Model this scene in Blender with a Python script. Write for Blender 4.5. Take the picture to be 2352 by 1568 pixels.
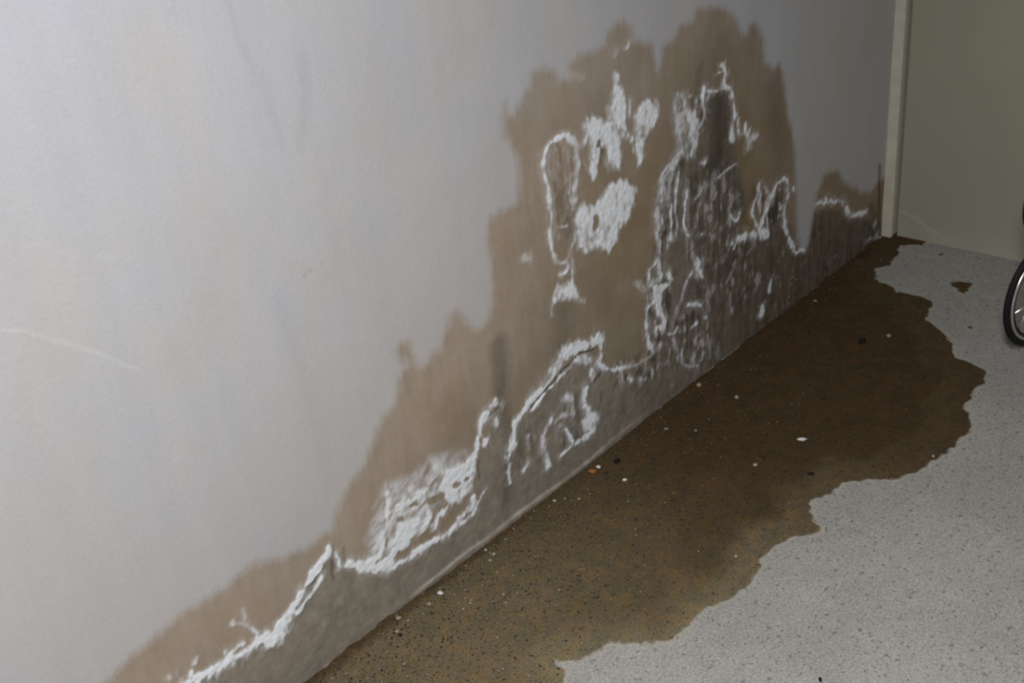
import bpy, math, random
import numpy as np
from mathutils import Matrix, Vector

# ------------------------------------------------------------------ scene, camera, light
for o in list(bpy.data.objects):
    bpy.data.objects.remove(o, do_unlink=True)
scene = bpy.context.scene
C = scene.collection
YW = 1.3649            # face of the stained wall
XF = 2.985             # face of the end wall
H = 2.3
CAM_ROT = Matrix(((0.6587282,0.4130660,-0.6288510),(-0.7465573,0.2550585,-0.6144895),(-0.0934309,0.8742549,0.4763917)))
cd = bpy.data.cameras.new('camera'); cam = bpy.data.objects.new('camera', cd); C.objects.link(cam)
cd.sensor_width = 36.0; cd.lens = 2700.0 / 2352.0 * 36.0; cd.clip_start = 0.02
cd.dof.use_dof = True; cd.dof.focus_distance = 0.9; cd.dof.aperture_fstop = 20.0   # the snapshot is slightly soft
cam.matrix_world = Matrix.Translation((0, 0, 1.45)) @ CAM_ROT.to_4x4()
scene.camera = cam
scene.view_settings.view_transform = 'Standard'
scene.view_settings.look = 'None'
scene.view_settings.gamma = 1.0
scene.view_settings.use_curve_mapping = False
scene.view_settings.exposure = 0.0
w = bpy.data.worlds.new('world'); scene.world = w; w.use_nodes = True
w.node_tree.nodes['Background'].inputs[0].default_value = (0.75, 0.85, 1.0, 1)
w.node_tree.nodes['Background'].inputs[1].default_value = 0.6
# long strip lamp under the low ceiling, above the photographer
ld = bpy.data.lights.new('strip_lamp', 'AREA'); lo = bpy.data.objects.new('strip_lamp', ld); C.objects.link(lo)
ld.shape = 'RECTANGLE'; ld.size = 0.31; ld.size_y = 1.9; ld.energy = 59.5; ld.color = (1.0, 0.99, 0.985); ld.spread = math.pi
lo.location = (0.07, 0.05, 2.0)
lo.rotation_euler = (0, 0, -1.0992000000000002)

# ------------------------------------------------------------------ node helpers
def mat(name):
    m = bpy.data.materials.new(name); m.use_nodes = True
    nt = m.node_tree
    return m, nt, nt.nodes['Principled BSDF']
def N(nt, t, **kw):
    n = nt.nodes.new(t)
    for k, v in kw.items():
        if k == 'inp':
            for a, b in v.items(): n.inputs[a].default_value = b
        else: setattr(n, k, v)
    return n
def L(nt, a, b): nt.links.new(a, b)
def attr(nt, name):
    return N(nt, 'ShaderNodeAttribute', attribute_name=name).outputs['Fac']
def maprange(nt, v, a, b, c=0.0, d=1.0, smooth=True):
    n = N(nt, 'ShaderNodeMapRange'); n.interpolation_type = 'SMOOTHSTEP' if smooth else 'LINEAR'
    L(nt, v, n.inputs[0])
    for i, x in enumerate((a, b, c, d)): n.inputs[i + 1].default_value = x
    return n.outputs[0]
def mth(nt, op, a, b=0.0):
    n = N(nt, 'ShaderNodeMath', operation=op)
    for i, x in enumerate((a, b)):
        if isinstance(x, (int, float)): n.inputs[i].default_value = x
        else: L(nt, x, n.inputs[i])
    return n.outputs[0]
def mix(nt, fac, a, b, mode='MIX'):
    n = N(nt, 'ShaderNodeMix', data_type='RGBA', blend_type=mode)
    for k, x in ((0, fac), (6, a), (7, b)):
        if isinstance(x, (int, float)): n.inputs[k].default_value = x
        elif isinstance(x, tuple): n.inputs[k].default_value = (*x, 1)
        else: L(nt, x, n.inputs[k])
    return n.outputs[2]
def noise(nt, scale, detail=3.0, rough=0.55, vscale=(1, 1, 1), loc=(0, 0, 0)):
    tc = N(nt, 'ShaderNodeTexCoord'); mp = N(nt, 'ShaderNodeMapping')
    mp.inputs['Scale'].default_value = vscale; mp.inputs['Location'].default_value = loc
    L(nt, tc.outputs['Object'], mp.inputs[0])
    n = N(nt, 'ShaderNodeTexNoise', inp={'Scale': scale, 'Detail': detail, 'Roughness': rough})
    L(nt, mp.outputs[0], n.inputs['Vector'])
    return n.outputs['Fac']
def bump(nt, p, h, strength, dist):
    b = N(nt, 'ShaderNodeBump', inp={'Strength': strength, 'Distance': dist})
    L(nt, h, b.inputs['Height']); L(nt, b.outputs[0], p.inputs['Normal'])

# ------------------------------------------------------------------ materials
def plaster_material():
    m, nt, p = mat('stained_plaster')
    damp, wet, salt, dark, tone = (attr(nt, a) for a in ('damp', 'wet', 'salt', 'dark', 'tone'))
    big = noise(nt, 2.6, 4, .55); streak = noise(nt, 1.0, 4, .6, (26, 26, 3.0)); hue = noise(nt, 5.0, 3, .5, (1, 1, .6), (3, 1, 7))
    fine = noise(nt, 160, 2, .6); stw = noise(nt, 1.0, 4, .65, (70, 70, 12), (5, 2, 1)); mott = noise(nt, 38, 4, .65)
    lat = noise(nt, 12, 3, .6)
    # dry distemper
    col = mix(nt, maprange(nt, big, .35, .66), (.500,.511,.552), (.522,.510,.512))
    col = mix(nt, maprange(nt, mth(nt, 'ADD', hue, maprange(nt, streak, .3, .7, -.07, .07, False)), .40, .64, 0, .48), col, (.520,.492,.472))
    f = mth(nt, 'ADD', maprange(nt, streak, .3, .7, -.025, .025, False), maprange(nt, fine, .3, .7, -.02, .02, False))
    f = mth(nt, 'ADD', f, mth(nt, 'MULTIPLY', tone, .13))
    f = mth(nt, 'ADD', f, 1.0)
    cf = N(nt, 'ShaderNodeCombineColor')
    for i in range(3): L(nt, f, cf.inputs[i])
    col = mix(nt, 1.0, col, cf.outputs[0], 'MULTIPLY')
    # brown damp halo
    dm = maprange(nt, mth(nt, 'ADD', damp, maprange(nt, stw, .3, .7, -.004, .004, False)), -.011, .016)
    deep = mth(nt, 'ADD', attr(nt, 'age'), maprange(nt, lat, .3, .7, -.18, .18, False))
    dcol = mix(nt, deep, (.80,.675,.54), (.49,.365,.20))
    dcol = mix(nt, maprange(nt, stw, .4, .75, 0, .22), dcol, (.46,.36,.25))
    col = mix(nt, dm, col, mix(nt, 1.0, col, dcol, 'MULTIPLY'))
    # saturated grey band at the foot
    wm = maprange(nt, mth(nt, 'ADD', wet, maprange(nt, mott, .3, .7, -.008, .008, False)), -.012, .014)
    wdeep = mth(nt, 'ADD', attr(nt, 'wage'), maprange(nt, lat, .3, .7, -.15, .15, False))
    wcol = mix(nt, wdeep, (0.2871,0.2566,0.2114), (.140,.113,.086))
    wv = mth(nt, 'ADD', mth(nt, 'MULTIPLY', maprange(nt, stw, .3, .7, -.32, .36, False), mth(nt, 'ADD', .15, attr(nt, 'wage'))), maprange(nt, mott, .3, .7, -.14, .16, False))
    wv = mth(nt, 'ADD', mth(nt, 'ADD', wv, 1.0), maprange(nt, lat, .3, .7, -.16, .16, False))
    cw = N(nt, 'ShaderNodeCombineColor')
    for i in range(3): L(nt, wv, cw.inputs[i])
    wcol = mix(nt, 1.0, wcol, cw.outputs[0], 'MULTIPLY')
    col = mix(nt, wm, col, wcol)
    # mildew, grooves, and gap shade painted beside the corner trim
    col = mix(nt, dark, col, (.055, .048, .036))
    # salt bloom
    sm = maprange(nt, mth(nt, 'ADD', salt, maprange(nt, mott, .3, .7, -.08, .08, False)), .04, 1.0, 0, 1, False)
    scol = mix(nt, maprange(nt, salt, .3, .8), (.74, .76, .81), (.90, .945, 1.0))
    col = mix(nt, sm, col, scol)
    L(nt, col, p.inputs['Base Color'])
    L(nt, maprange(nt, wet, -.01, .03, .92, .7), p.inputs['Roughness'])
    p.inputs['Specular IOR Level'].default_value = .18
    h = mth(nt, 'ADD', mth(nt, 'MULTIPLY', fine, .5), mth(nt, 'MULTIPLY', mott, maprange(nt, wet, -.02, .02, .4, 2.2)))
    bump(nt, p, h, .35, .002)
    return m
def concrete_material():
    m, nt, p = mat('concrete')
    wet, deep = attr(nt, 'wet'), attr(nt, 'deep')
    big = noise(nt, 4, 4, .6); gr = noise(nt, 210, 3, .7); sp = noise(nt, 95, 2, .6, loc=(4, 4, 4)); md = noise(nt, 34, 4, .65)
    col = mix(nt, maprange(nt, big, .35, .65), (0.3316,0.3226,0.3029), (0.3674,0.3584,0.3360))
    f = mth(nt, 'ADD', maprange(nt, gr, .28, .72, .66, 1.34, False), maprange(nt, md, .3, .7, -.07, .07, False))
    f = mth(nt, 'MULTIPLY', f, maprange(nt, sp, .31, .41, .55, 1.0))
    cf = N(nt, 'ShaderNodeCombineColor')
    for i in range(3): L(nt, f, cf.inputs[i])
    # pale tide line just outside the wet edge
    edge = mth(nt, 'MULTIPLY', maprange(nt, wet, -.016, -.003), maprange(nt, wet, .004, -.001))
    col = mix(nt, mth(nt, 'MULTIPLY', edge, .3), col, (.45, .42, .34))
    wcol = mix(nt, maprange(nt, deep, 0, 1, 0, 1, False), (0.1967,0.1625,0.1031), (0.0663,0.0429,0.0224))
    patch = noise(nt, 14, 4, .65, loc=(7, 1, 2))
    wcol = mix(nt, maprange(nt, md, .42, .66), wcol, mix(nt, 1.0, wcol, (1.17, 1.03, .84), 'MULTIPLY'))
    wcol = mix(nt, maprange(nt, patch, .40, .62, 0, .75), wcol, mix(nt, 1.0, wcol, (.80, .86, .84), 'MULTIPLY'))
    wm = maprange(nt, mth(nt, 'ADD', wet, maprange(nt, md, .3, .7, -.003, .003, False)), -.004, .004)
    col = mix(nt, wm, col, wcol)
    col = mix(nt, 1.0, col, cf.outputs[0], 'MULTIPLY')
    L(nt, col, p.inputs['Base Color'])
    L(nt, maprange(nt, wet, -.004, .01, .93, .72), p.inputs['Roughness'])
    p.inputs['Specular IOR Level'].default_value = .12
    bump(nt, p, mth(nt, 'ADD', gr, md), .3, .002)
    return m
def plain(name, col, rough=.6, metal=0.0, spec=.3, ns=60, amt=.18):
    m, nt, p = mat(name)
    n = noise(nt, ns, 3, .6)
    c = mix(nt, maprange(nt, n, .3, .7), tuple(x * (1 - amt) for x in col), tuple(x * (1 + amt) for x in col))
    L(nt, c, p.inputs['Base Color'])
    p.inputs['Roughness'].default_value = rough; p.inputs['Metallic'].default_value = metal
    p.inputs['Specular IOR Level'].default_value = spec
    return m
def painted_panel():
    m, nt, p = mat('beige_painted_panel')
    big = noise(nt, 3.5, 4, .55, (1, 1, .7)); fine = noise(nt, 120, 2, .6); sm = noise(nt, 22, 3, .6, (1, 1, .5))
    col = mix(nt, maprange(nt, big, .35, .66), (0.3741,0.3610,0.2828), (0.4002,0.3828,0.3045))
    # dried splash line and scuffing near the floor
    tc = N(nt, 'ShaderNodeTexCoord'); sx = N(nt, 'ShaderNodeSeparateXYZ'); L(nt, tc.outputs['Object'], sx.inputs[0])
    ln = mth(nt, 'ADD', sx.outputs['Z'], mth(nt, 'MULTIPLY', sx.outputs['Y'], -.42))
    d = mth(nt, 'ABSOLUTE', mth(nt, 'ADD', ln, mth(nt, 'ADD', .476, maprange(nt, sm, .3, .7, -.01, .01, False))))
    near = mth(nt, 'MULTIPLY', maprange(nt, d, .010, .002), maprange(nt, sx.outputs['Y'], 1.16, 1.22))
    col = mix(nt, mth(nt, 'MULTIPLY', near, .2), col, (.62, .61, .56))
    low = maprange(nt, mth(nt, 'ADD', sx.outputs['Z'], maprange(nt, sm, .3, .7, -.03, .03, False)), .07, .015)
    col = mix(nt, mth(nt, 'MULTIPLY', low, .25), col, (.5, .49, .43))
    L(nt, col, p.inputs['Base Color']); p.inputs['Roughness'].default_value = .6; p.inputs['Specular IOR Level'].default_value = .2
    bump(nt, p, fine, .12, .001)
    return m

# ------------------------------------------------------------------ field helpers (all in metres on the surface)
def vnoise(x, y, cell, seed, octaves=3):
    out = np.zeros_like(x); amp = 1.0; tot = 0.0
    for o in range(octaves):
        r = np.random.default_rng(seed + o * 17).random((256, 256)).astype(np.float32)
        fx = x / cell; fy = y / cell
        ix = np.floor(fx).astype(np.int32); iy = np.floor(fy).astype(np.int32)
        tx = fx - ix; ty = fy - iy; tx = tx * tx * (3 - 2 * tx); ty = ty * ty * (3 - 2 * ty)
        a = r[ix & 255, iy & 255]; b = r[(ix + 1) & 255, iy & 255]; c = r[ix & 255, (iy + 1) & 255]; d = r[(ix + 1) & 255, (iy + 1) & 255]
        out += amp * ((a * (1 - tx) + b * tx) * (1 - ty) + (c * (1 - tx) + d * tx) * ty)
        tot += amp; amp *= .5; cell *= .5
    return out / tot * 2 - 1
def sstep(a, b, x):
    t = np.clip((x - a) / (b - a), 0, 1); return t * t * (3 - 2 * t)
def segd(x, y, p, q, k):
    px, py, qx, qy = p[0] / k, p[1], q[0] / k, q[1]
    x = x / k; dx, dy = qx - px, qy - py
    l2 = dx * dx + dy * dy + 1e-12
    t = np.clip(((x - px) * dx + (y - py) * dy) / l2, 0, 1)
    return np.hypot(x - px - t * dx, y - py - t * dy)
def window(G, x0, x1, y0, y1):
    i0 = max(0, int((x0 - G['x0']) / G['dx'])); i1 = min(G['nx'], int((x1 - G['x0']) / G['dx']) + 2)
    j0 = max(0, int((y0 - G['y0']) / G['dy'])); j1 = min(G['ny'], int((y1 - G['y0']) / G['dy']) + 2)
    return (slice(j0, j1), slice(i0, i1)) if i1 > i0 and j1 > j0 else None
def stroke(G, F, pts, width, val, k, soft=(1.35, .5), rough=0.0):
    h = width / 2; r = h * (soft[0] + rough) * 1.05
    for p, q in zip(pts[:-1], pts[1:]):
        s = window(G, min(p[0], q[0]) - r * k - .004, max(p[0], q[0]) + r * k + .004, min(p[1], q[1]) - r - .004, max(p[1], q[1]) + r + .004)
        if s is None: continue
        d = segd(G['xw'][s], G['yw'][s], p, q, k)
        if rough: d = d + h * rough * G['rag'][s]
        t = val * (1 - sstep(h * soft[1], h * soft[0], d))
        F[s] = np.maximum(F[s], t) if val > 0 else np.minimum(F[s], t)
def polysdf(G, P, k, pad=None):
    xs = [p[0] for p in P]; ys = [p[1] for p in P]
    s = (slice(0, G['ny']), slice(0, G['nx'])) if pad is None else window(G, min(xs) - pad * k, max(xs) + pad * k, min(ys) - pad, max(ys) + pad)
    x = G['xw'][s]; y = G['yw'][s]
    d = np.full(x.shape, 9.0, np.float32); ins = np.zeros(x.shape, bool)
    for p, q in zip(P, P[1:] + P[:1]):
        d = np.minimum(d, segd(x, y, p, q, k))
        if p[1] != q[1]:
            ins ^= ((p[1] > y) != (q[1] > y)) & (x < (q[0] - p[0]) * (y - p[1]) / (q[1] - p[1]) + p[0])
    return s, np.where(ins, d, -d)
def grid(x0, x1, y0, y1, dx, dy):
    nx = int(round((x1 - x0) / dx)) + 1; ny = int(round((y1 - y0) / dy)) + 1
    X, Y = np.meshgrid(np.linspace(x0, x1, nx, dtype=np.float32), np.linspace(y0, y1, ny, dtype=np.float32))
    return dict(x0=x0, y0=y0, dx=(x1 - x0) / (nx - 1), dy=(y1 - y0) / (ny - 1), nx=nx, ny=ny, X=X, Y=Y)
def unpack(t): return [(t[i] * 1e-4, t[i + 1] * 1e-4) for i in range(0, len(t), 2)]
def curve(t, n=4):
    # smooth run of points through the traced ones
    P = unpack(t)
    if len(P) < 3: return P
    E = [P[0]] + P + [P[-1]]; out = []
    for a, b, c, d in zip(E, E[1:], E[2:], E[3:]):
        for s in range(n):
            u = s / n
            out.append(tuple(.5 * (2 * b[i] + (c[i] - a[i]) * u + (2 * a[i] - 5 * b[i] + 4 * c[i] - d[i]) * u * u + (3 * b[i] - a[i] - 3 * c[i] + d[i]) * u ** 3) for i in (0, 1)))
    return out + [P[-1]]

def mesh_object(name, co, quads, material, parent=None, attrs=None, smooth=True):
    me = bpy.data.meshes.new(name)
    co = np.ascontiguousarray(co, np.float32); quads = np.ascontiguousarray(quads, np.int32)
    me.vertices.add(len(co)); me.vertices.foreach_set('co', co.ravel())
    me.loops.add(quads.size); me.loops.foreach_set('vertex_index', quads.ravel())
    me.polygons.add(len(quads))
    me.polygons.foreach_set('loop_start', np.arange(0, quads.size, 4, dtype=np.int32))
    me.polygons.foreach_set('use_smooth', np.full(len(quads), smooth))
    for k, v in (attrs or {}).items():
        a = me.attributes.new(k, 'FLOAT', 'POINT'); a.data.foreach_set('value', np.ascontiguousarray(v, np.float32))
    me.update(calc_edges=True); me.validate()
    me.materials.append(material)
    o = bpy.data.objects.new(name, me); C.objects.link(o)
    if parent: o.parent = parent
    return o
def subset(co, quads, attrs):
    u, inv = np.unique(quads.ravel(), return_inverse=True)
    return co[u], inv.reshape(-1, 4), {k: v[u] for k, v in attrs.items()}
def pymesh(name, verts, faces, material, parent=None, smooth=False):
    me = bpy.data.meshes.new(name); me.from_pydata(verts, [], faces); me.update()
    if smooth: me.polygons.foreach_set('use_smooth', [True] * len(me.polygons))
    me.materials.append(material)
    o = bpy.data.objects.new(name, me); C.objects.link(o)
    if parent: o.parent = parent
    return o
def boxvf(b, V, F):
    x0, x1, y0, y1, z0, z1 = b; n = len(V)
    V += [(x0, y0, z0), (x1, y0, z0), (x1, y1, z0), (x0, y1, z0), (x0, y0, z1), (x1, y0, z1), (x1, y1, z1), (x0, y1, z1)]
    F += [tuple(n + i for i in f) for f in ((0, 3, 2, 1), (4, 5, 6, 7), (0, 1, 5, 4), (1, 2, 6, 5), (2, 3, 7, 6), (3, 0, 4, 7))]
def boxes(name, bs, material, parent=None):
    V, F = [], []
    for b in bs: boxvf(b, V, F)
    return pymesh(name, V, F, material, parent)
def tag(o, label, cat=None, group=None, kind=None):
    o['label'] = label
    if cat: o['category'] = cat
    if group: o['group'] = group
    if kind: o['kind'] = kind
    return o

# ------------------------------------------------------------------ traced outlines, in tenths of a millimetre on the wall (along, up) and floor (x, y)
DAMP = [1929,-23,2801,1459,3341,1914,4093,2372,4762,2606,5276,2739,5748,2807,6235,2877,6630,2852,7037,2827,7401,2926,7651,2888,8132,2671,8573,2586,8902,2580,9160,2569,9256,2737,9368,2940,9550,3100,9828,3249,10110,3399,10268,3577,10451,3831,10645,4035,10917,4110,11022,4275,11104,4539,11226,4633,11346,4661,11220,4869,11137,5079,11256,5166,11435,5183,11517,5068,11536,4888,11560,4677,11732,4505,11840,4505,11944,4604,12137,4643,12247,4767,12361,4976,12451,5178,12625,5221,12765,5054,12904,4859,13042,4644,13205,4569,13371,4647,13527,4891,13612,5298,13619,5730,13614,6075,13641,6402,13786,6598,14154,6562,14462,6559,14558,6903,14568,7313,14427,7644,14256,7898,14279,8206,14404,8441,14462,8213,14617,8166,14823,8397,15075,8521,15172,8806,15525,8773,15814,8647,15950,8434,16109,8511,16192,8689,16451,8741,16900,8705,17234,8741,17347,8957,17594,9019,17895,9028,18131,8847,18223,8573,18527,8428,18784,8346,18870,8063,18898,7793,19006,7852,19103,8221,19405,8231,19592,8316,19722,8459,19956,8490,20222,8470,20355,8659,20835,8618,21411,8458,21749,8242,21921,8016,22095,7833,22219,7660,22325,7871,22630,7864,22870,7643,23022,7363,23068,6858,23395,6620,23684,6643,23849,6343,23963,5897,24123,5320,24388,4806,24538,4205,24616,3385,24680,2897,24712,2175,24875,1480,25147,1396,25315,1639,25468,2130,25577,2572,25785,2857,25947,3157,26290,3134,26841,2934,27103,2637,27418,2342,27880,2142,28076,1921,28471,1781,28861,1745,29188,1850,29772,1842,30492,-2618,1113,-2503]
WET = [5184,1620,5976,1623,6674,1418,7286,1413,7747,1444,8278,1721,8839,2084,9089,2245,9268,1794,9679,1320,10059,1110,10792,917,11826,854,12391,963,12608,1551,12893,2191,13246,2883,13529,3124,13571,2114,13763,2110,13983,2294,14596,2427,15313,2722,16450,2684,16473,2150,17115,1672,18050,1373,18237,1726,18121,2432,18318,2982,18358,3590,18628,4094,18676,4877,18875,5586,19607,5920,20279,6382,20492,6843,21302,6707,21647,6265,21732,5739,21820,5303,22001,4512,22381,3731,21999,3100,22780,2684,23274,3181,23975,3665,24221,2598,24813,1382,25263,1325,25553,2220,26249,2084,27104,1768,27507,1365,28423,1021,29403,492,30125,177,30492,-2618,3931,-2796]
SALT_STROKES = [
(134,100,76,[4958,1631,5582,1652,5976,1623,6293,1581,6694,1496,7023,1427,7296,1453,7563,1440]),
(99,75,78,[6342,1449,6714,1574,6965,1612,7067,1600]),
(145,45,77,[6502,1414,6940,1444]),
(124,90,75,[6089,1743,6144,1487,5931,1457]),
(96,90,77,[6172,1869,6190,1874]),
(95,80,75,[5707,1931,5769,1927]),
(80,60,78,[6705,1673,6716,1683]),
(119,100,84,[7557,1416,7802,1480,8169,1657,8397,1825,8627,1995,8848,2125,9010,2195]),
(185,100,81,[7457,1378,7728,1364,7933,1449]),
(74,70,84,[8180,1459,8442,1604,8638,1704,8758,1810]),
(80,50,80,[7001,2092,7157,1958,7248,1798,7350,1600]),
(71,30,81,[7219,2205,7185,2002]),
(56,90,87,[9164,2092,9173,1906,9189,1752]),
(137,100,90,[9398,1648,9697,1406,10068,1154,10237,1189,10367,1301,10596,1349,10826,1398,11102,1370,11280,1407]),
(114,85,91,[9409,1699,9713,1484,9991,1404,10147,1546,10190,1761,10352,2044,10401,2395,10432,2658]),
(121,100,92,[10065,1136,10168,1005,10315,1036,10684,938,10914,967,11244,892,11703,830,11954,897,12113,982,12388,1017,12463,1178]),
(72,80,96,[12005,843,12186,832,12440,881,12568,1061]),
(120,100,95,[11933,1553,11708,1409,11475,1344,11386,1168]),
(124,95,95,[11326,2100,10950,2057,10610,2103]),
(115,60,92,[10512,2039,10284,1700]),
(118,70,94,[11026,1568,11288,1452,11269,1663]),
(78,80,88,[9845,1207,9903,1127]),
(107,100,104,[12626,2044,12762,2363,12901,2630,13082,2776,13337,2913]),
(89,80,103,[12987,2238,12913,2160]),
(88,60,105,[13294,2545,13303,2441]),
(78,60,107,[13479,2780,13508,2726]),
(51,55,98,[12855,1219,12704,1134,12583,1000]),
(41,50,98,[12722,1174,12651,1114]),
(131,100,107,[13499,1522,13647,1746,13757,2063,13910,2233,14216,2372,14558,2446,14835,2506,15062,2695]),
(222,95,116,[15059,2667,15264,2898,15617,2948,16060,2849,16432,2796]),
(146,95,118,[16577,2779,16582,2517,16523,2210]),
(61,85,111,[14325,2193,14722,2361,15033,2456,15388,2532,15602,2560]),
(154,75,116,[15693,2617,15934,2602,16206,2438]),
(86,85,117,[16442,2292,16614,2060,16824,1870,17002,1803,17198,1739,17381,1670]),
(105,60,115,[16181,2190,16268,2020]),
(73,85,101,[13533,1399,13501,1178,13497,969]),
(63,65,102,[14061,1114,13895,977]),
(52,40,105,[14127,1705,14064,1533]),
(149,85,105,[14536,1426,14543,1157,14615,729]),
(94,80,107,[14555,1468,14760,1565,14885,1686]),
(87,80,107,[15008,709,15295,709,15438,815,15301,1141,15215,1263]),
(74,50,109,[15009,1556,15183,1600,15454,1486]),
(120,90,110,[15999,1839,15951,1512,16079,1173,16224,965,16143,755,15883,710,15559,725]),
(197,70,110,[15923,1094,16000,833]),
(157,55,111,[15365,1956,15515,1772]),
(106,40,110,[15547,1671,15565,1448]),
(88,50,119,[17304,1687,17738,1549,18140,1496,18391,1563]),
(65,75,125,[18390,1541,18203,1961,18168,2411,18253,2714,18499,2775,18580,3027]),
(98,95,126,[18561,2716,18707,2404,18827,2165,18752,2034,18523,2085]),
(106,85,130,[18413,3203,18645,3030,18887,2948,19172,2987,19065,3191]),
(149,80,128,[18561,2982,18660,2726]),
(89,60,139,[18770,3209,18730,3644,18738,4051,18699,4471,18759,4945,18822,5217,18982,5530,19357,5713,19767,5868,19989,6087]),
(62,60,131,[18345,3389,18358,3590,18570,3657,18687,3743]),
(135,40,128,[17921,3414,18206,3219]),
(113,50,150,[19598,7101,19532,6703,19624,6297,19769,5915]),
(114,65,152,[20003,6891,19898,6687,20109,6242,20066,5965]),
(156,55,144,[19850,5889,19466,5656,19104,5459,18936,5274]),
(87,70,152,[20544,6923,20502,6603,20612,6358,20302,6085,20209,5773,20087,5617]),
(79,75,159,[21327,7246,21375,7023,21372,6784,21667,6574,21753,6233,21769,5929,21660,5660,21658,5407]),
(48,60,161,[21137,7117,21359,7085]),
(48,60,159,[20708,6810,21130,6746,21510,6696]),
(67,40,156,[20791,6786,20651,6559]),
(156,85,156,[22224,5566,22411,5322,22375,5041]),
(146,60,157,[22523,5286,22618,5204]),
(71,70,157,[21931,5859,21967,5564,22095,5463]),
(80,100,148,[20447,5308,20548,5274]),
(50,65,140,[19520,5414,19451,4993,19384,4616,19446,4185,19351,3933]),
(51,85,140,[19858,4868,19759,4478,19692,4091,19850,3802]),
(79,40,141,[19342,5426,19169,5172,19102,4820]),
(52,50,140,[20204,4126,20145,3898]),
(51,50,144,[20570,4820,20429,4726,20185,4578]),
(41,45,148,[21854,4825,21095,4772,20707,4721]),
(64,70,139,[20345,3641,20449,3600]),
(78,65,148,[22824,3956,22788,3749,22595,3543,22538,3341,22677,3065,22820,2726]),
(67,45,151,[23062,3818,23204,3656]),
(91,80,149,[23975,3688,23687,3709,23469,3506,23292,3288,23094,3078,22938,2852,22901,2638]),
(71,80,150,[23974,3711,24124,3556,24158,3202,24067,2772,24079,2416,24284,2041,24515,1673,24587,1522,25061,1332]),
(49,35,148,[25061,1332,25279,1468,25396,1791]),
(171,85,144,[21846,2958,22288,2876,22880,2668,23225,2535]),
(58,60,146,[23283,2720,23245,2562]),
(77,85,144,[21569,3647,21811,3448,21962,3556]),
(56,60,141,[21808,2895,21731,2757]),
(69,60,154,[24449,3305,24496,3196]),
(100,85,157,[25698,2432,25906,2380,26118,2303,26353,2267,26667,2153,27009,2041,27221,1826,27390,1561,27633,1343,28064,1285,28485,1168]),
(73,70,157,[26133,2432,26210,2319]),
(107,55,159,[29096,608,29161,503]),
(122,35,156,[29310,149,28772,196]),
(219,85,135,[20252,2935,20264,2744]),
(76,65,131,[20023,2899,19809,2771,19627,2543,19531,2322]),
(99,30,127,[19356,2256,19224,1984]),
(90,100,130,[19817,2073,20045,2017,20309,1867]),
(80,75,127,[19937,1489,20116,1475]),
(73,65,139,[23459,1231,23362,883]),
(111,100,135,[23031,709,22993,430]),
(69,70,129,[20498,1508,20515,1454]),
(95,40,132,[21585,1171,21643,1086]),
(78,65,125,[18955,1741,19157,1680,19333,1745]),
(79,45,124,[19150,1538,19257,1238]),
(58,55,123,[19512,1081,19530,667,20114,320]),
(109,50,126,[20919,298,20937,217]),
(71,45,124,[20417,541,20228,419]),
(89,70,117,[17528,1322,17570,1235]),
(79,60,118,[17868,1106,18057,999]),
(69,25,141,[22683,2493,22387,2381,22231,2329]),
(69,25,137,[21805,2388,21689,2207,21421,2034]),
(67,20,139,[21619,2913,21241,2618]),
(69,75,130,[15976,7338,15676,7383,15442,7315,15321,7145,15305,6813,15336,6458,15349,6148,15362,5834,15276,5554,15314,5222,15503,4933]),
(104,55,135,[15976,7338,16192,7184,16260,6965,16210,6502,16084,6192,15995,5866]),
(44,60,132,[16019,6567,15947,6152,15969,5876]),
(85,40,132,[15387,6870,15537,6647]),
(45,50,128,[15588,5659,15803,5576]),
(74,75,125,[15503,4933,15699,4900,15846,5008,15943,5155]),
(93,70,124,[15734,4848,15701,4674,15435,4691]),
(76,50,123,[15852,4819,15864,4435,15787,4229]),
(38,40,119,[15246,4225,15132,3942]),
(53,50,147,[17966,7439,17971,7128]),
(108,60,143,[17855,6743,17966,6672]),
(67,60,153,[17933,8462,18038,8553]),
(75,35,151,[17577,8504,17582,8403]),
(116,35,122,[14550,5422,14689,5338]),
(146,16,144,[16096,8393,16597,8295])]
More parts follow.
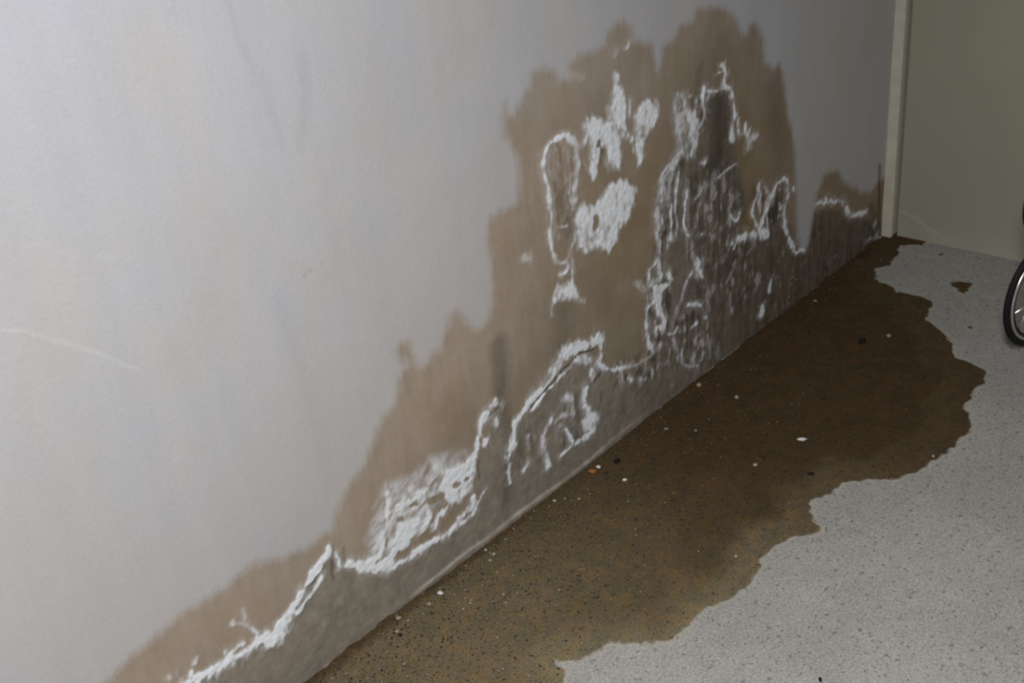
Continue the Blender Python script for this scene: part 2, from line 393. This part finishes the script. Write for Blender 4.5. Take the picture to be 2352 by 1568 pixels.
SALT_PATCHES = [
(50,95,[9812,1863,9982,2183,10196,2521,10403,2722,10715,2695,11215,2589,11564,2672,11994,2523,12544,2289,12696,2103,12589,1663,12183,1552,11822,1521,11312,1587,11220,1395,10768,1386,10518,1231,10194,1247,9827,1533]),
(80,92,[10362,1551,10574,1806,11042,1657,11228,1440,10976,1301,10636,1272,10373,1327]),
(95,98,[11658,1919,11901,2119,12285,2161,12640,2135,12615,1749,12490,1499,12267,1328,11947,1423,11753,1663]),
(100,80,[7315,1533,7515,1542,7782,1399,7767,1219,7650,1116,7443,1246]),
(82,141,[16491,7278,16580,7490,16880,7415,17093,7220,17325,7193,17383,7695,17517,8126,17635,7881,17789,7708,17834,7214,17723,6892,17597,6573,17494,6198,17280,6207,17113,6390,17086,6695,16963,6867,16832,6645,16799,6299,16684,6249,16545,6493,16617,6804,16435,6994]),
(90,146,[18113,7085,18419,7271,18816,7173,18906,6909,18709,6676,18393,6453,18325,6104,18138,6008,18064,6421,18033,6795]),
(85,132,[16136,5814,16345,5873,16672,5708,16888,5768,17113,5917,17399,5927,17680,5811,18030,5546,17940,5341,17766,5021,17459,4896,17288,4624,17064,4567,16652,4780,16241,4868,16051,5019,16015,5312,16164,5439]),
(95,121,[15282,4191,15405,4441,15776,4377,16019,4080,16091,3834,15840,3964,15480,4161]),
(42,149,[19536,7119,19899,7107,20126,6713,20237,6106,20010,5789,19513,5612,19180,5384,18982,5530,19528,5945,19445,6542]),
(35,139,[18711,5450,19107,5506,19328,5136,18886,4399,18687,4274,18630,4894]),
(35,111,[15313,2722,15107,2723,14867,2439,14596,2427,14321,2367,14211,2526,14775,2788,15216,3071])]
WISPS = [
(85,145,[19474,7136,20710,6876,20612,6377,20088,5665,19581,5343,19427,3779,18526,3727,18699,5260,19112,5602,19607,5920]),
(70,149,[22571,4100,23263,3691,24226,3635,24251,2937,23496,2348,22582,2670,22498,3467]),
(80,126,[18190,3454,19316,3193,19242,2361,18887,1415,18229,1597,18090,2446]),
(55,125,[19005,2029,20491,1922,20917,203,19717,410,18780,1013]),
(60,118,[16544,2115,18397,1649,19037,1001,18009,775,17089,1357]),
(50,109,[14849,1727,15647,1935,16332,1148,16127,597,14998,627]),
(42,140,[19581,5343,21817,4785,22385,2838,23207,1338,21995,784,19784,2122]),
(30,104,[13750,2016,14541,1996,14403,917,13601,960]),
(60,78,[6315,1348,6877,1540,7361,1356,6963,1189]),
(50,139,[16500,7361,17298,7201,17153,6359,16422,6606]),
(32,131,[15411,7367,16219,7193,16060,5109,15297,5410])]
SALT_HOLES = [
(168,131,[16687,5426,16669,5246]),
(139,98,[12016,1763,12149,1704]),
(100,99,[12331,1716,12393,1729]),
(125,145,[17877,7023,17926,6918]),
(88,140,[16928,6923,16906,6842]),
(77,90,[10222,1496,10258,1620]),
(96,93,[10583,1849,10688,1831]),
(67,94,[10934,1970,11091,1921]),
(177,96,[11404,1778,11679,1708]),
(37,79,[7365,1372,7388,1316]),
(51,113,[14309,2273,14659,2394,14943,2502,15304,2646,15588,2689,15876,2733,16326,2619])]
DARK_MARKS = [
(61,80,113,[14332,2250,14655,2365,14941,2483,15328,2613,15615,2676,15875,2723,16370,2618]),
(96,70,115,[16314,1891,16621,1971]),
(76,45,116,[17185,1582,16935,1381]),
(93,50,87,[9115,2274,9060,1935,8970,1615]),
(75,35,88,[9331,2085,9312,1765]),
(58,50,105,[12920,2521,13120,2707,13411,2747]),
(80,50,100,[12701,1901,12665,1517]),
(46,60,85,[8256,1623,8443,1775,8606,1821,8915,1986]),
(492,45,110,[13602,4035,13592,3380,13516,3034]),
(667,12,161,[21230,7629,21212,6490]),
(642,22,161,[23406,6159,23866,3871]),
(206,30,157,[20478,7456,20292,6759]),
(228,40,109,[13621,3746,13532,2977]),
(347,35,103,[13579,2609,13641,1975,13525,1528,13362,573]),
(602,60,152,[21124,6419,21196,5504,20920,4883]),
(360,35,152,[20948,6179,21012,5057]),
(49,80,149,[20260,5806,20087,5617]),
(51,50,139,[19709,4496,19610,4123]),
(84,70,144,[20910,4369,20942,4200]),
(685,30,118,[15508,3820,15368,3197]),
(599,15,124,[16780,3851,16815,3435]),
(832,7,121,[16940,3177,17163,2239]),
(69,70,143,[22884,2414,22682,2608]),
(57,50,145,[22878,2875,23020,2706]),
(183,45,150,[23570,3526,23796,2757]),
(265,40,160,[28783,1280,29361,400]),
(118,60,164,[29213,2290,29389,389]),  # shade of the gap at the trim, put into the wall colour
(92,45,143,[21902,2689,22583,2590,23186,2469]),
(98,35,112,[16559,1465,16283,954]),
(136,30,118,[18020,939,18356,996]),
(61,50,104,[13877,1997,13703,1684,13566,1452]),
(79,30,95,[11507,1714,11380,1644]),
(47,30,81,[7357,1340,7657,1071,7944,1297,8303,1417]),
(58,22,107,[9607,7149,9614,7139]),
(58,22,108,[9732,7200,9738,7190]),
(51,16,109,[9948,7229,9955,7219]),
(267,20,106,[13844,1759,14528,1900])]
TONES = [
(156,-35,120,[9226,11595,9357,10690,9555,9960,9690,9209]),
(230,-45,120,[10276,10328,10228,9765,9994,9112]),
(65,-40,119,[8484,11646,8381,11393]),
(318,-25,98,[9065,6939,9209,5731,9331,4278,9310,3335]),
(86,-35,143,[14428,10325,14313,9778]),
(1499,-22,128,[11861,10111,11804,8887]),
(56,90,93,[5012,8310,5305,8130,5751,7794,6148,7408,6518,7058,6644,6968]),
(95,30,92,[5015,8320,5614,7955]),
(85,25,100,[6528,8688,6938,8522]),
(721,20,114,[8602,10827,8761,8931]),
(370,-12,88,[5314,8157,4607,6308]),
(227,18,130,[13628,9299,13339,7329]),
(434,10,102,[9270,7791,8420,5660])]
FLOOR_WET = [31478,15139,30905,14083,30212,13612,30246,13295,30024,12499,29611,12440,29252,12955,28930,12866,28680,12721,28225,12656,27945,12584,27599,12795,27131,12627,26878,12377,26854,12057,26808,11828,26577,11766,26681,11491,26618,11106,26574,10794,26433,10696,26074,10684,25523,10457,25310,10060,24970,9636,24523,9334,24106,9133,24110,8895,24011,8596,23833,8320,23604,8206,23367,8149,23074,8256,22785,8185,22586,8053,22368,8156,22174,8123,22032,7918,21626,7681,21347,7582,21101,7713,20745,7654,20448,7665,20010,7751,19680,7881,19321,7947,18969,8200,18588,8577,18285,8947,17948,8914,17684,8964,17364,9126,17142,9070,16830,8784,16646,8572,16414,8602,16125,8857,15895,8959,15588,9059,15275,9060,15083,8852,14779,8899,14601,8837,14285,8871,14046,8904,13672,9031,13421,9188,13166,9157,12759,9156,12493,9156,12257,9357,12161,9472,11835,9981,11620,10007,11278,10121,11002,10379,10995,10549,10897,10294,10761,10135,10424,9925,9710,9778,8791,9535,7632,9204,5849,9199,2835,11042,92,12720,-70,15252]
FLOOR_SPOTS = [[27771,10857,27973,10615,28041,10294,27527,10263,27275,10294,27407,10466], [29209,11854,29425,11763,29359,11648,29213,11732], [25718,9479,25834,9462,25786,9366,25608,9357]]
PEBBLES = [
(11007,13329,63,63,-96,'w','bright white pebble on wet floor below the wall salt'),
(12452,13487,43,43,-96,'l','pale pebble, uppermost of the tight trio on the wet floor'),
(12441,13269,47,43,-96,'l','pale pebble, rightmost of the tight trio on the wet floor'),
(12265,13201,39,37,-96,'l','pale pebble, lowest of the tight trio on the wet floor'),
(14451,13388,45,45,-97,'l','pale chip, leftmost of three in a row near the wall foot'),
(14631,13257,41,34,-97,'g','dull grey chip, middle of three in a row near the wall foot'),
(14781,13008,45,40,-97,'t','tan chip, rightmost of three in a row near the wall foot'),
(15903,13367,61,59,-98,'w','white chip touching the orange scrap at the wall foot'),
(15691,13367,103,82,-98,'o','orange scrap lying at the foot of the stained wall'),
(15845,12630,65,46,-98,'w','small white chip on brown wet floor beyond the orange scrap'),
(19845,13429,73,91,-100,'t','tan pebble close to the wall foot on the darkest wet floor'),
(19851,12413,61,83,-100,'t','beige pebble in the dark puddle, right of the tan pebble'),
(17909,13021,69,49,-99,'g','dull grey flake on dark wet floor near the wall'),
(18207,12437,49,49,-99,'g','faint brown-grey crumb right of the dull grey flake'),
(19148,10348,131,67,-99,'w','long white sliver lying on the dark puddle'),
(17795,10677,56,59,-98,'l','pale mauve pebble below and left of the white sliver'),
(24251,10845,67,84,-102,'t','lone tan pebble in the far dark part of the puddle'),
(15033,9430,38,48,-96,'l','pale speck near the lower right edge of the puddle'),
(20064,7840,34,54,-98,'l','pale speck at the right rim of the puddle'),
(11684,12330,41,47,-96,'g','greyish pebble right of the bright white pebble'),
(10076,13494,66,51,-95,'t','tan crumb of plaster against the near wall foot'),
(9813,13253,49,46,-95,'t','small tan crumb below the plaster crumbs at the near wall foot'),
(10680,13292,54,47,-95,'t','tan crumb between the wall foot and the bright white pebble'),
(23686,11258,111,118,-102,'k','black lump in the far dark part of the puddle'),
(16288,13169,85,83,-98,'k','black lump at the wall foot beyond the orange scrap'),
(9788,13135,49,41,-95,'k','black crumb at the near wall foot'),
(18148,9588,84,52,-98,'k','dark reddish crumb below the white sliver'),
(13147,6650,34,53,-94,'k','black speck on the dry pale concrete at the bottom edge'),
(28164,14033,77,64,-105,'g','grey plaster crumb near the corner at the wall foot'),
(29405,13661,132,99,-106,'g','pale plaster lump at the foot of the corner trim'),
(25037,13269,59,52,-103,'g','faint grey crumb on the dark floor near the far wall foot')]

# ------------------------------------------------------------------ the stained wall
M_PL = plaster_material()
G = grid(0.0, 3.03, 0.0, 1.25, .0033, .0027)
X, Z = G['X'], G['Y']
G['xw'] = X + .0045 * vnoise(X, Z, .030, 1) + .0018 * vnoise(X, Z, .008, 2, 2)
G['yw'] = Z + .0045 * vnoise(X, Z, .030, 3) + .0018 * vnoise(X, Z, .008, 4, 2)
_, damp = polysdf(G, unpack(DAMP), 1.25)
_, wet = polysdf(G, unpack(WET), 1.25)
damp = np.clip(damp, -.3, .3); wet = np.clip(wet, -.3, .3)
salt = np.zeros_like(X); dark = np.zeros_like(X); tone = np.zeros_like(X); tone2 = np.zeros_like(X)
halo = np.zeros_like(X)
G['rag'] = .75 * vnoise(X, Z * .8, .020, 16, 2) + .75 * vnoise(X, Z * .7, .0085, 17, 2)
for wd, iv, k, pts in SALT_STROKES:
    c = curve(pts)
    stroke(G, salt, c, wd * 1.25e-4, min(1.3, iv / 100 * 1.3), k / 100, (1.65, .1), 1.0)
    stroke(G, halo, c, wd * 1.2e-4 + .014, iv / 100 * .42, k / 100, (1.7, .0), .6)
crumble = vnoise(X, Z * .45, .012, 9, 3); along = vnoise(X * .42 - Z * .12, Z - X * .25, .011, 10, 3)
for iv, k, pts in SALT_PATCHES:
    s, d = polysdf(G, unpack(pts), k / 100, .03)
    t = iv / 100 * (sstep(-.010, .008, d + .010 * crumble[s]) if iv > 60 else sstep(-.016, .022, d + .008 * crumble[s])) * np.clip(1.32 + (1.2 * (1.25 - iv / 100) * crumble[s] if iv > 60 else 1.5 * along[s]), 0.0, 1.35)
    salt[s] = np.maximum(salt[s], t)
hole = np.zeros_like(X)
for wd, k, pts in SALT_HOLES: stroke(G, hole, curve(pts), wd * 1e-4, .95, k / 100)
bits = vnoise(X, Z * .7, .011, 12, 3); wisps = vnoise(X * 1.0, Z * .28, .012, 14, 3); clump = vnoise(X, Z, .05, 15, 2)
salt = np.clip(np.clip(salt * (1 - hole), 0, 1.3) * np.clip(.95 + .75 * bits + .45 * clump, .08, 1.2), 0, 1.1)
salt = np.maximum(salt, np.clip(halo * (1 - hole) * (.75 + 1.1 * wisps + .4 * clump), 0, .6))
# streaky wisps where the wet plaster has crystallised and dried in turns
wn1 = vnoise(X * .9, Z * .20, .010, 21, 3); wn2 = vnoise(X, Z * .8, .014, 23, 3)
for iv, k, pts in WISPS:
    s, d = polysdf(G, unpack(pts), k / 100, .03)
    m_ = sstep(-.012, .02, d) * iv / 100
    f_ = .65 * wn1[s] + .5 * wn2[s]
    salt[s] = np.maximum(salt[s], m_ * sstep(.10, .46, f_)); dark[s] = np.maximum(dark[s], np.minimum(.75, 1.1 * m_) * sstep(.08, -.3, f_))
# loose flecks of salt over the saturated band
fl = vnoise(X, Z * .6, .010, 31, 3); dens = vnoise(X, Z, .09, 33, 2)
flk = sstep(.34, .70, fl) * sstep(-.25, .45, dens) * sstep(0, .03, wet) * .30 * (.35 + .65 * sstep(1.3, 1.9, X))
salt = np.maximum(salt, flk)
for wd, iv, k, pts in DARK_MARKS: stroke(G, dark, curve(pts), wd * 1e-4, iv / 100, k / 100, (1.5, .1))
for wd, iv, k, pts in TONES: stroke(G, tone if iv > 0 else tone2, curve(pts), wd * 1e-4, iv / 100, k / 100, (1.5, .1))
tone = tone + tone2
# mortar lip along the foot of the wall
lipw = sstep(1.9, 1.6, X) * sstep(0.98, 1.16, X)
age = np.clip(.55 * sstep(.0, .26, damp) + .6 * sstep(1.55, 2.6, X + .12 * vnoise(X, Z, .2, 81)), 0, 1)
wage = np.clip(.9 * sstep(1.5, 2.5, X + .15 * vnoise(X, Z, .15, 83)) + .12 * sstep(0, .12, wet), 0, 1)
lip_h = .015 + .008 * vnoise(X, Z * 0, .12, 41, 3)
lip = sstep(1.0, .55, Z / lip_h) * lipw
tone = tone - .15 * lip
lipline = np.exp(-((Z - lip_h * .80) / .0035) ** 2) * lipw * (.55 + .45 * vnoise(X, Z * 0, .05, 44, 2))
salt = np.maximum(salt, np.clip(lipline, 0, 1) * .34)
edge = sstep(0, .05, X) * sstep(1.25, 1.20, Z)
relief = (.0016 * vnoise(X, Z, .22, 51, 3) + .0016 * salt * (1 + .6 * vnoise(X, Z, .006, 52, 2)) + .0006 * vnoise(X, Z, .02, 54, 2) * sstep(-.01, .02, wet)
          - .0012 * dark * (dark > .3) + .0035 * lip) * edge
co = np.stack([X, YW - relief, Z], -1).reshape(-1, 3)
A = dict(age=age.ravel(), wage=wage.ravel(), damp=damp.ravel(), wet=wet.ravel(), salt=salt.ravel(), dark=dark.ravel(), tone=tone.ravel())
nx, ny = G['nx'], G['ny']
idx = np.arange(nx * ny).reshape(ny, nx)
Q = np.stack([idx[:-1, :-1], idx[:-1, 1:], idx[1:, 1:], idx[1:, :-1]], -1).reshape(-1, 4)
cell = lambda f: (f[:-1, :-1] + f[:-1, 1:] + f[1:, 1:] + f[1:, :-1]) / 4
cs, cw, cdm = cell(salt), cell(wet), cell(damp)
cs = np.where(cell(lipline) > .15, 0, cs)
kind = np.where(cs > .40, 3, np.where(cw > 0, 2, np.where(cdm > 0, 1, 0)))
# connected crusts of salt
comp = np.zeros(kind.shape, np.int32); sizes = {}; n = 0
todo = set(map(tuple, np.argwhere(kind == 3)))
while todo:
    n += 1; st = [todo.pop()]; c = 0
    while st:
        j, i = st.pop(); comp[j, i] = n; c += 1
        for b in ((j + 1, i), (j - 1, i), (j, i + 1), (j, i - 1), (j + 1, i + 1), (j - 1, i - 1), (j + 1, i - 1), (j - 1, i + 1)):
            if b in todo: todo.remove(b); st.append(b)
    sizes[n] = c
keep = [c for c in sizes if sizes[c] >= 45]
under = np.where(cw > 0, 2, np.where(cdm > 0, 1, 0))
kind = np.where((kind == 3) & ~np.isin(comp, keep), under, kind)
kf, cf = kind.ravel(), comp.ravel()
# dry face of the wall with its body
c0, q0, a0 = subset(co, Q[kf == 0], A)
ex = [(-2.2, YW, 0), (0, YW, 0), (0, YW, 1.25), (-2.2, YW, 1.25), (-2.2, YW, H), (0, YW, H), (3.03, YW, 1.25), (3.03, YW, H),
      (-2.2, YW + .12, 0), (3.03, YW + .12, 0), (3.03, YW + .12, H), (-2.2, YW + .12, H), (3.03, YW, 0)]
b = len(c0)
eq = [(0, 1, 2, 3), (3, 2, 5, 4), (2, 6, 7, 5), (9, 8, 11, 10), (8, 0, 4, 11), (4, 7, 10, 11), (12, 9, 10, 7), (0, 8, 9, 12)]
c0 = np.vstack([c0, np.array(ex, np.float32)]); q0 = np.vstack([q0, np.array(eq) + b])
pad = dict(age=0, wage=0, damp=-.3, wet=-.3, salt=0, dark=0, tone=0)
a0 = {k: np.concatenate([v, np.full(len(ex), pad[k])]) for k, v in a0.items()}
wall_left = mesh_object('wall_left', c0, q0, M_PL, None, a0)
tag(wall_left, 'pale lilac-grey plastered wall with rising damp and white salt bloom', kind='structure')
tag(mesh_object('damp_patch', *subset(co, Q[kf == 1], A)[:2], M_PL, wall_left, subset(co, Q[kf == 1], A)[2]), 'brown damp halo spreading up the plaster')
tag(mesh_object('wet_band', *subset(co, Q[kf == 2], A)[:2], M_PL, wall_left, subset(co, Q[kf == 2], A)[2]), 'dark grey saturated plaster at the foot of the wall')
keep.sort(key=lambda c: -sizes[c])
for c in keep:
    a, q, at = subset(co, Q[(kf == 3) & (cf == c)], A)
    tag(mesh_object('salt_crust', a, q, M_PL, wall_left, at), 'white crystalline salt crust')

# ------------------------------------------------------------------ the concrete floor
M_CO = concrete_material()
F = grid(0.0, XF + .035, 0.0, YW + .01, .005, .005)
X, Y = F['X'], F['Y']
F['xw'] = X + .008 * vnoise(X, Y, .035, 61) + .005 * vnoise(X, Y, .013, 62, 2)
F['yw'] = Y + .008 * vnoise(X, Y, .035, 63) + .005 * vnoise(X, Y, .013, 64, 2)
_, fw = polysdf(F, unpack(FLOOR_WET), 1.0)
for P in FLOOR_SPOTS:
    s, d = polysdf(F, unpack(P), 1.0, .03); fw[s] = np.maximum(fw[s], d)
fw = np.clip(fw, -.3, .3)
deep = (.05 + .95 * sstep(-.01, .10, fw + .03 * vnoise(X, Y, .08, 66))) * (.34 + .66  * sstep(.9, 1.9, X + .12 * vnoise(X, Y, .2, 67)))
deep = np.maximum(deep, .9 * sstep(1.1, 2.1, X + .15 * vnoise(X, Y, .15, 68)))
deep = np.maximum(deep, .9 * sstep(.042, .012, YW - Y))
foot = np.clip(.0085 * (vnoise(X, Y, .03, 73, 3) + .25), 0, 1) * sstep(.032, .004, YW - Y) * (.35 + .65 * sstep(1.6, 1.0, X))   # crumbs banked against the wall
zf = .0016 * vnoise(X, Y, .16, 71, 3) * sstep(0, .05, X) * sstep(0, .05, Y) + foot * sstep(0, .05, X) * sstep(2.93, 2.85, X)
co = np.stack([X, Y, zf], -1).reshape(-1, 3)
FA = dict(wet=fw.ravel(), deep=deep.ravel())
nx, ny = F['nx'], F['ny']; idx = np.arange(nx * ny).reshape(ny, nx)
Q = np.stack([idx[:-1, :-1], idx[:-1, 1:], idx[1:, 1:], idx[1:, :-1]], -1).reshape(-1, 4)
wk = (cell(fw) > 0).ravel()
c0, q0, a0 = subset(co, Q[~wk], FA); b = len(c0)
XE, YE = XF + .035, YW + .01
ex = [(-2.2, -1.6, 0), (XE, -1.6, 0), (XE, 0, 0), (-2.2, 0, 0), (0, 0, 0), (0, YE, 0), (-2.2, YE, 0),
      (-2.2, -1.6, -.12), (XE, -1.6, -.12), (XE, YE, -.12), (-2.2, YE, -.12)]
eq = [(0, 1, 2, 3), (3, 4, 5, 6), (8, 7, 10, 9)]
c0 = np.vstack([c0, np.array(ex, np.float32)]); q0 = np.vstack([q0, np.array(eq) + b])
a0 = {k: np.concatenate([v, np.full(len(ex), -.3 if k == 'wet' else 0)]) for k, v in a0.items()}
floor = mesh_object('floor', c0, q0, M_CO, None, a0)
tag(floor, 'pale speckled concrete floor, dry away from the wall', kind='structure')
cw_, qw_, aw_ = subset(co, Q[wk], FA)
puddle = mesh_object('water_puddle', cw_, qw_, M_CO, None, aw_)
tag(puddle, 'dark brown puddle of seeped water spreading over concrete along the wall foot', 'puddle')

# ------------------------------------------------------------------ end wall, corner trim, rest of the room
M_PN = painted_panel(); M_TR = plain('cream_trim_paint', (0.6139,0.5875,0.4911), .55, spec=.25, ns=30, amt=.06)
M_RW = plain('grey_room_paint', (0.2436,0.2393,0.2306), .9, ns=4, amt=.08)
tag(boxes('wall_right', [(XF, 3.12, -1.6, 1.330, 0, H), (XF + .028, 3.12, 1.330, YW + .12, 0, H)], M_PN), 'smooth beige-green end wall meeting the stained wall', kind='structure')
V = []; Fc = []
prof = [(2.957, YW + .004), (2.957, 1.3385), (2.959, 1.3365), (2.974, 1.3365), (2.976, 1.339), (3.01, 1.339), (3.01, YW + .004)]
for z in (0.003, H):
    for (x, y) in prof: V.append((x, y, z))
m_ = len(prof)
for i in range(m_): Fc.append((i, (i + 1) % m_, m_ + (i + 1) % m_, m_ + i))
Fc.append(tuple(range(m_))[::-1]); Fc.append(tuple(range(m_, 2 * m_)))
tag(pymesh('trim_1', V, Fc, M_TR), 'cream painted corner trim strip standing in the room corner', kind='structure')
tag(boxes('ceiling', [(-2.2, 3.12, -1.6, YW + .12, H, H + .1)], M_RW), 'plain grey ceiling above the room', kind='structure')
tag(boxes('wall_back', [(-2.32, -2.2, -1.6, 1.48, 0, H)], M_RW), 'plain grey wall behind the viewpoint', kind='structure')
tag(boxes('wall_side', [(-2.32, 3.12, -1.72, -1.6, 0, H)], M_RW), 'plain grey wall opposite the stained one', kind='structure')

# ------------------------------------------------------------------ wheel at the right edge
M_TY = plain('black_rubber', (.013, .011, .014), .7, spec=.25); M_RM = plain('polished_rim', (.72, .72, .68), .28, .9, .5, amt=.05)
M_BP = plain('black_moulded_plastic', (.018, .012, .02), .45, spec=.4); M_GM = plain('grey_hub_plastic', (.08, .08, .085), .5)
def lathe(name, prof, mat_, parent, nseg=72, closed=True):
    # profile (radius, offset along axle) spun about the axle (local Y)
    V, Fc = [], []; n = len(prof)
    for s in range(nseg):
        a = 2 * math.pi * s / nseg
        for r, yy in prof: V.append((r * math.cos(a), yy, r * math.sin(a)))
    for s in range(nseg):
        t = (s + 1) % nseg
        for i in range(n if closed else n - 1):
            j = (i + 1) % n
            Fc.append((s * n + i, s * n + j, t * n + j, t * n + i))
    return pymesh(name, V, Fc, mat_, parent, True)
def tube(name, pts, r, mat_, parent, seg=12):
    V, Fc = [], []; P = [Vector(p) for p in pts]
    for i, p in enumerate(P):
        d = (P[min(i + 1, len(P) - 1)] - P[max(i - 1, 0)]).normalized()
        q = d.to_track_quat('Z', 'Y'); rr = r[i] if isinstance(r, (list, tuple)) else r
        for k in range(seg):
            a = 2 * math.pi * k / seg; V.append(tuple(p + q @ Vector((rr * math.cos(a), rr * math.sin(a), 0))))
    for i in range(len(P) - 1):
        for k in range(seg):
            Fc.append((i * seg + k, i * seg + (k + 1) % seg, (i + 1) * seg + (k + 1) % seg, (i + 1) * seg + k))
    Fc.append(tuple(range(seg))[::-1]); Fc.append(tuple(range((len(P) - 1) * seg, len(P) * seg)))
    return pymesh(name, V, Fc, mat_, parent, True)
R_ = .136
wheel = bpy.data.objects.new('wheel', None); C.objects.link(wheel)
wheel.location = (2.577, .789, R_); wheel.rotation_euler = (0, 0, -.253)
tag(wheel, 'small black-tyred wheel with bright metal rim at the right edge', 'wheel')
tr = .0085
tyre = [(R_ - tr + tr * math.cos(2 * math.pi * i / 16), tr * .95 * math.sin(2 * math.pi * i / 16)) for i in range(16)]
lathe('tyre', tyre, M_TY, wheel)
ri = R_ - 2 * tr
lathe('rim', [(ri + .002, .008), (ri + .002, -.008), (ri - .003, -.0095), (ri - .007, -.005), (ri - .007, .005), (ri - .003, .0095)], M_RM, wheel)
lathe('inner_ring', [(ri - .008, .007), (ri - .008, -.007), (ri - .013, -.006), (ri - .013, .006)], M_BP, wheel)
lathe('hub', [(.001, .030), (.012, .030), (.016, .022), (.016, -.022), (.012, -.030), (.001, -.030)], M_GM, wheel, 32)
for i in range(10):
    a = 2 * math.pi * i / 10 + .2
    tube('spoke', [(.012 * math.cos(a), .012 * (-1) ** i, .012 * math.sin(a)), ((ri - .012) * math.cos(a), .002 * (-1) ** i, (ri - .012) * math.sin(a))], .0028, M_RM, wheel, 8)
for s in (-1, 1):
    tube('fork_leg', [(0, .034 * s, 0), (.012, .034 * s, .06), (.02, .032 * s, .12), (.022, .020 * s, .165)], [.009, .009, .010, .012], M_BP, wheel)
# moulded shroud over the fork
V, Fc = [], []
ns, nr = 20, 12
for j in range(nr + 1):
    ph = math.pi * j / nr
    for i in range(ns):
        a = 2 * math.pi * i / ns
        sx = math.copysign(abs(math.sin(ph)) ** .6, 1)
        V.append((.022 + .028 * sx * math.cos(a), 0.026 + .060 * sx * math.sin(a), .182 + .066 * math.copysign(abs(math.cos(ph)) ** .8, math.cos(ph))))
for j in range(nr):
    for i in range(ns):
        Fc.append((j * ns + i, (j + 1) * ns + i, (j + 1) * ns + (i + 1) % ns, j * ns + (i + 1) % ns))
pymesh('fork_shroud', V, Fc, M_BP, wheel, True)
tube('stem', [(.022, .0, .22), (.12, -.03, .36), (.25, -.08, .545), (.315, -.105, .64)], .010, M_BP, wheel)
tube('hand_grip', [(.315, -.105, .64), (.335, -.112, .668), (.358, -.121, .70), (.372, -.126, .72)], [.015, .0165, .0165, .014], M_TY, wheel)

# ------------------------------------------------------------------ pebbles, chips and grit
PM = dict(w=plain('white_chip', (.70, .69, .66), .8, ns=300), l=plain('pale_stone', (.36, .34, .29), .85, ns=300), g=plain('grey_stone', (.24, .22, .19), .9, ns=300),
          t=plain('tan_stone', (.33, .26, .17), .85, ns=300), o=plain('orange_scrap', (.33, .13, .025), .75, ns=300), k=plain('black_crumb', (.008, .006, .005), .8, ns=300))
rnd = random.Random(5)
def pebble(name, x, y, lx, ly, lz, rot, m, r):
    V, Fc = [], []; ns, nr = 9, 5
    for j in range(nr + 1):
        ph = math.pi * j / nr
        for i in range(ns if 0 < j < nr else 1):
            a = 2 * math.pi * i / ns
            k = .88 + r.uniform(-.26, .26)
            V.append((lx * k * math.sin(ph) * math.cos(a), ly * k * math.sin(ph) * math.sin(a), lz * (1 + math.cos(ph) * .98)))
    row = lambda j: [0] if j == 0 else ([len(V) - 1] if j == nr else [1 + (j - 1) * ns + i for i in range(ns)])
    for j in range(nr):
        A_, B_ = row(j), row(j + 1)
        for i in range(ns):
            if j == 0: Fc.append((0, B_[i], B_[(i + 1) % ns]))
            elif j == nr - 1: Fc.append((A_[i], B_[0], A_[(i + 1) % ns]))
            else: Fc.append((A_[i], B_[i], B_[(i + 1) % ns], A_[(i + 1) % ns]))
    o = pymesh(name, V, Fc, m, None, True); o.location = (x, y, .0); o.rotation_euler = (0, 0, rot)
    return o
NM = dict(w='stone_chip', l='pebble', g='stone_crumb', t='pebble', o='scrap', k='debris_lump')
CT = dict(w='chip', l='pebble', g='crumb', t='pebble', o='scrap', k='debris')
for x, y, lx, ly, rot, key, lab in PEBBLES:
    tag(pebble(NM[key], x * 1e-4, y * 1e-4, lx * 1e-4, ly * 1e-4, max(ly, 20) * .45e-4, rot / 100, PM[key], rnd), lab, CT[key], 'loose bits lying on the floor')
# uncountable fine grit on the wet concrete
gm, gnt, gp = mat('mixed_grit')
gi = N(gnt, 'ShaderNodeNewGeometry'); wn = N(gnt, 'ShaderNodeValToRGB')
L(gnt, gi.outputs['Random Per Island'], wn.inputs[0])
e = wn.color_ramp.elements; e[0].position = 0; e[0].color = (.01, .008, .006, 1); e[1].position = 1; e[1].color = (.40, .37, .30, 1)
for pos, c in ((.35, (.02, .016, .01, 1)), (.5, (.09, .075, .045, 1)), (.85, (.16, .14, .10, 1))):
    k = wn.color_ramp.elements.new(pos); k.color = c
L(gnt, wn.outputs[0], gp.inputs['Base Color']); gp.inputs['Roughness'].default_value = .9
rg = np.random.default_rng(8)
V, Fc = [], []
fwv = lambda x, y: fw[int(y / F['dy']), int(x / F['dx'])]
cnt = 0
while cnt < 5200:
    x = rg.uniform(.3, 2.9); y = YW - .006 - rg.exponential(.17)
    if y < .12 or fwv(x, y) < .004: continue
    if rg.random() > (.12 + .88 * float(sstep(2.3, .9, np.float64(x)))): continue
    s = (.0008 + .0016 * rg.random() ** 2.2) * (1.35 if x < 1.3 else 1)
    b = len(V); an = rg.uniform(0, 6.28)
    for k in range(4): V.append((x + s * math.cos(an + k * 1.571) * (1 if k % 2 else .7), y + s * math.sin(an + k * 1.571) * (1 if k % 2 else .7), .0012))
    V.append((x, y, .0012 + s * .8)); V.append((x, y, -.0005))
    for k in range(4): Fc += [(b + k, b + (k + 1) % 4, b + 4), (b + (k + 1) % 4, b + k, b + 5)]
    cnt += 1
tag(pymesh('grit', V, Fc, gm), 'fine dark and pale grit strewn over the wet concrete near the wall', 'grit', kind='stuff')
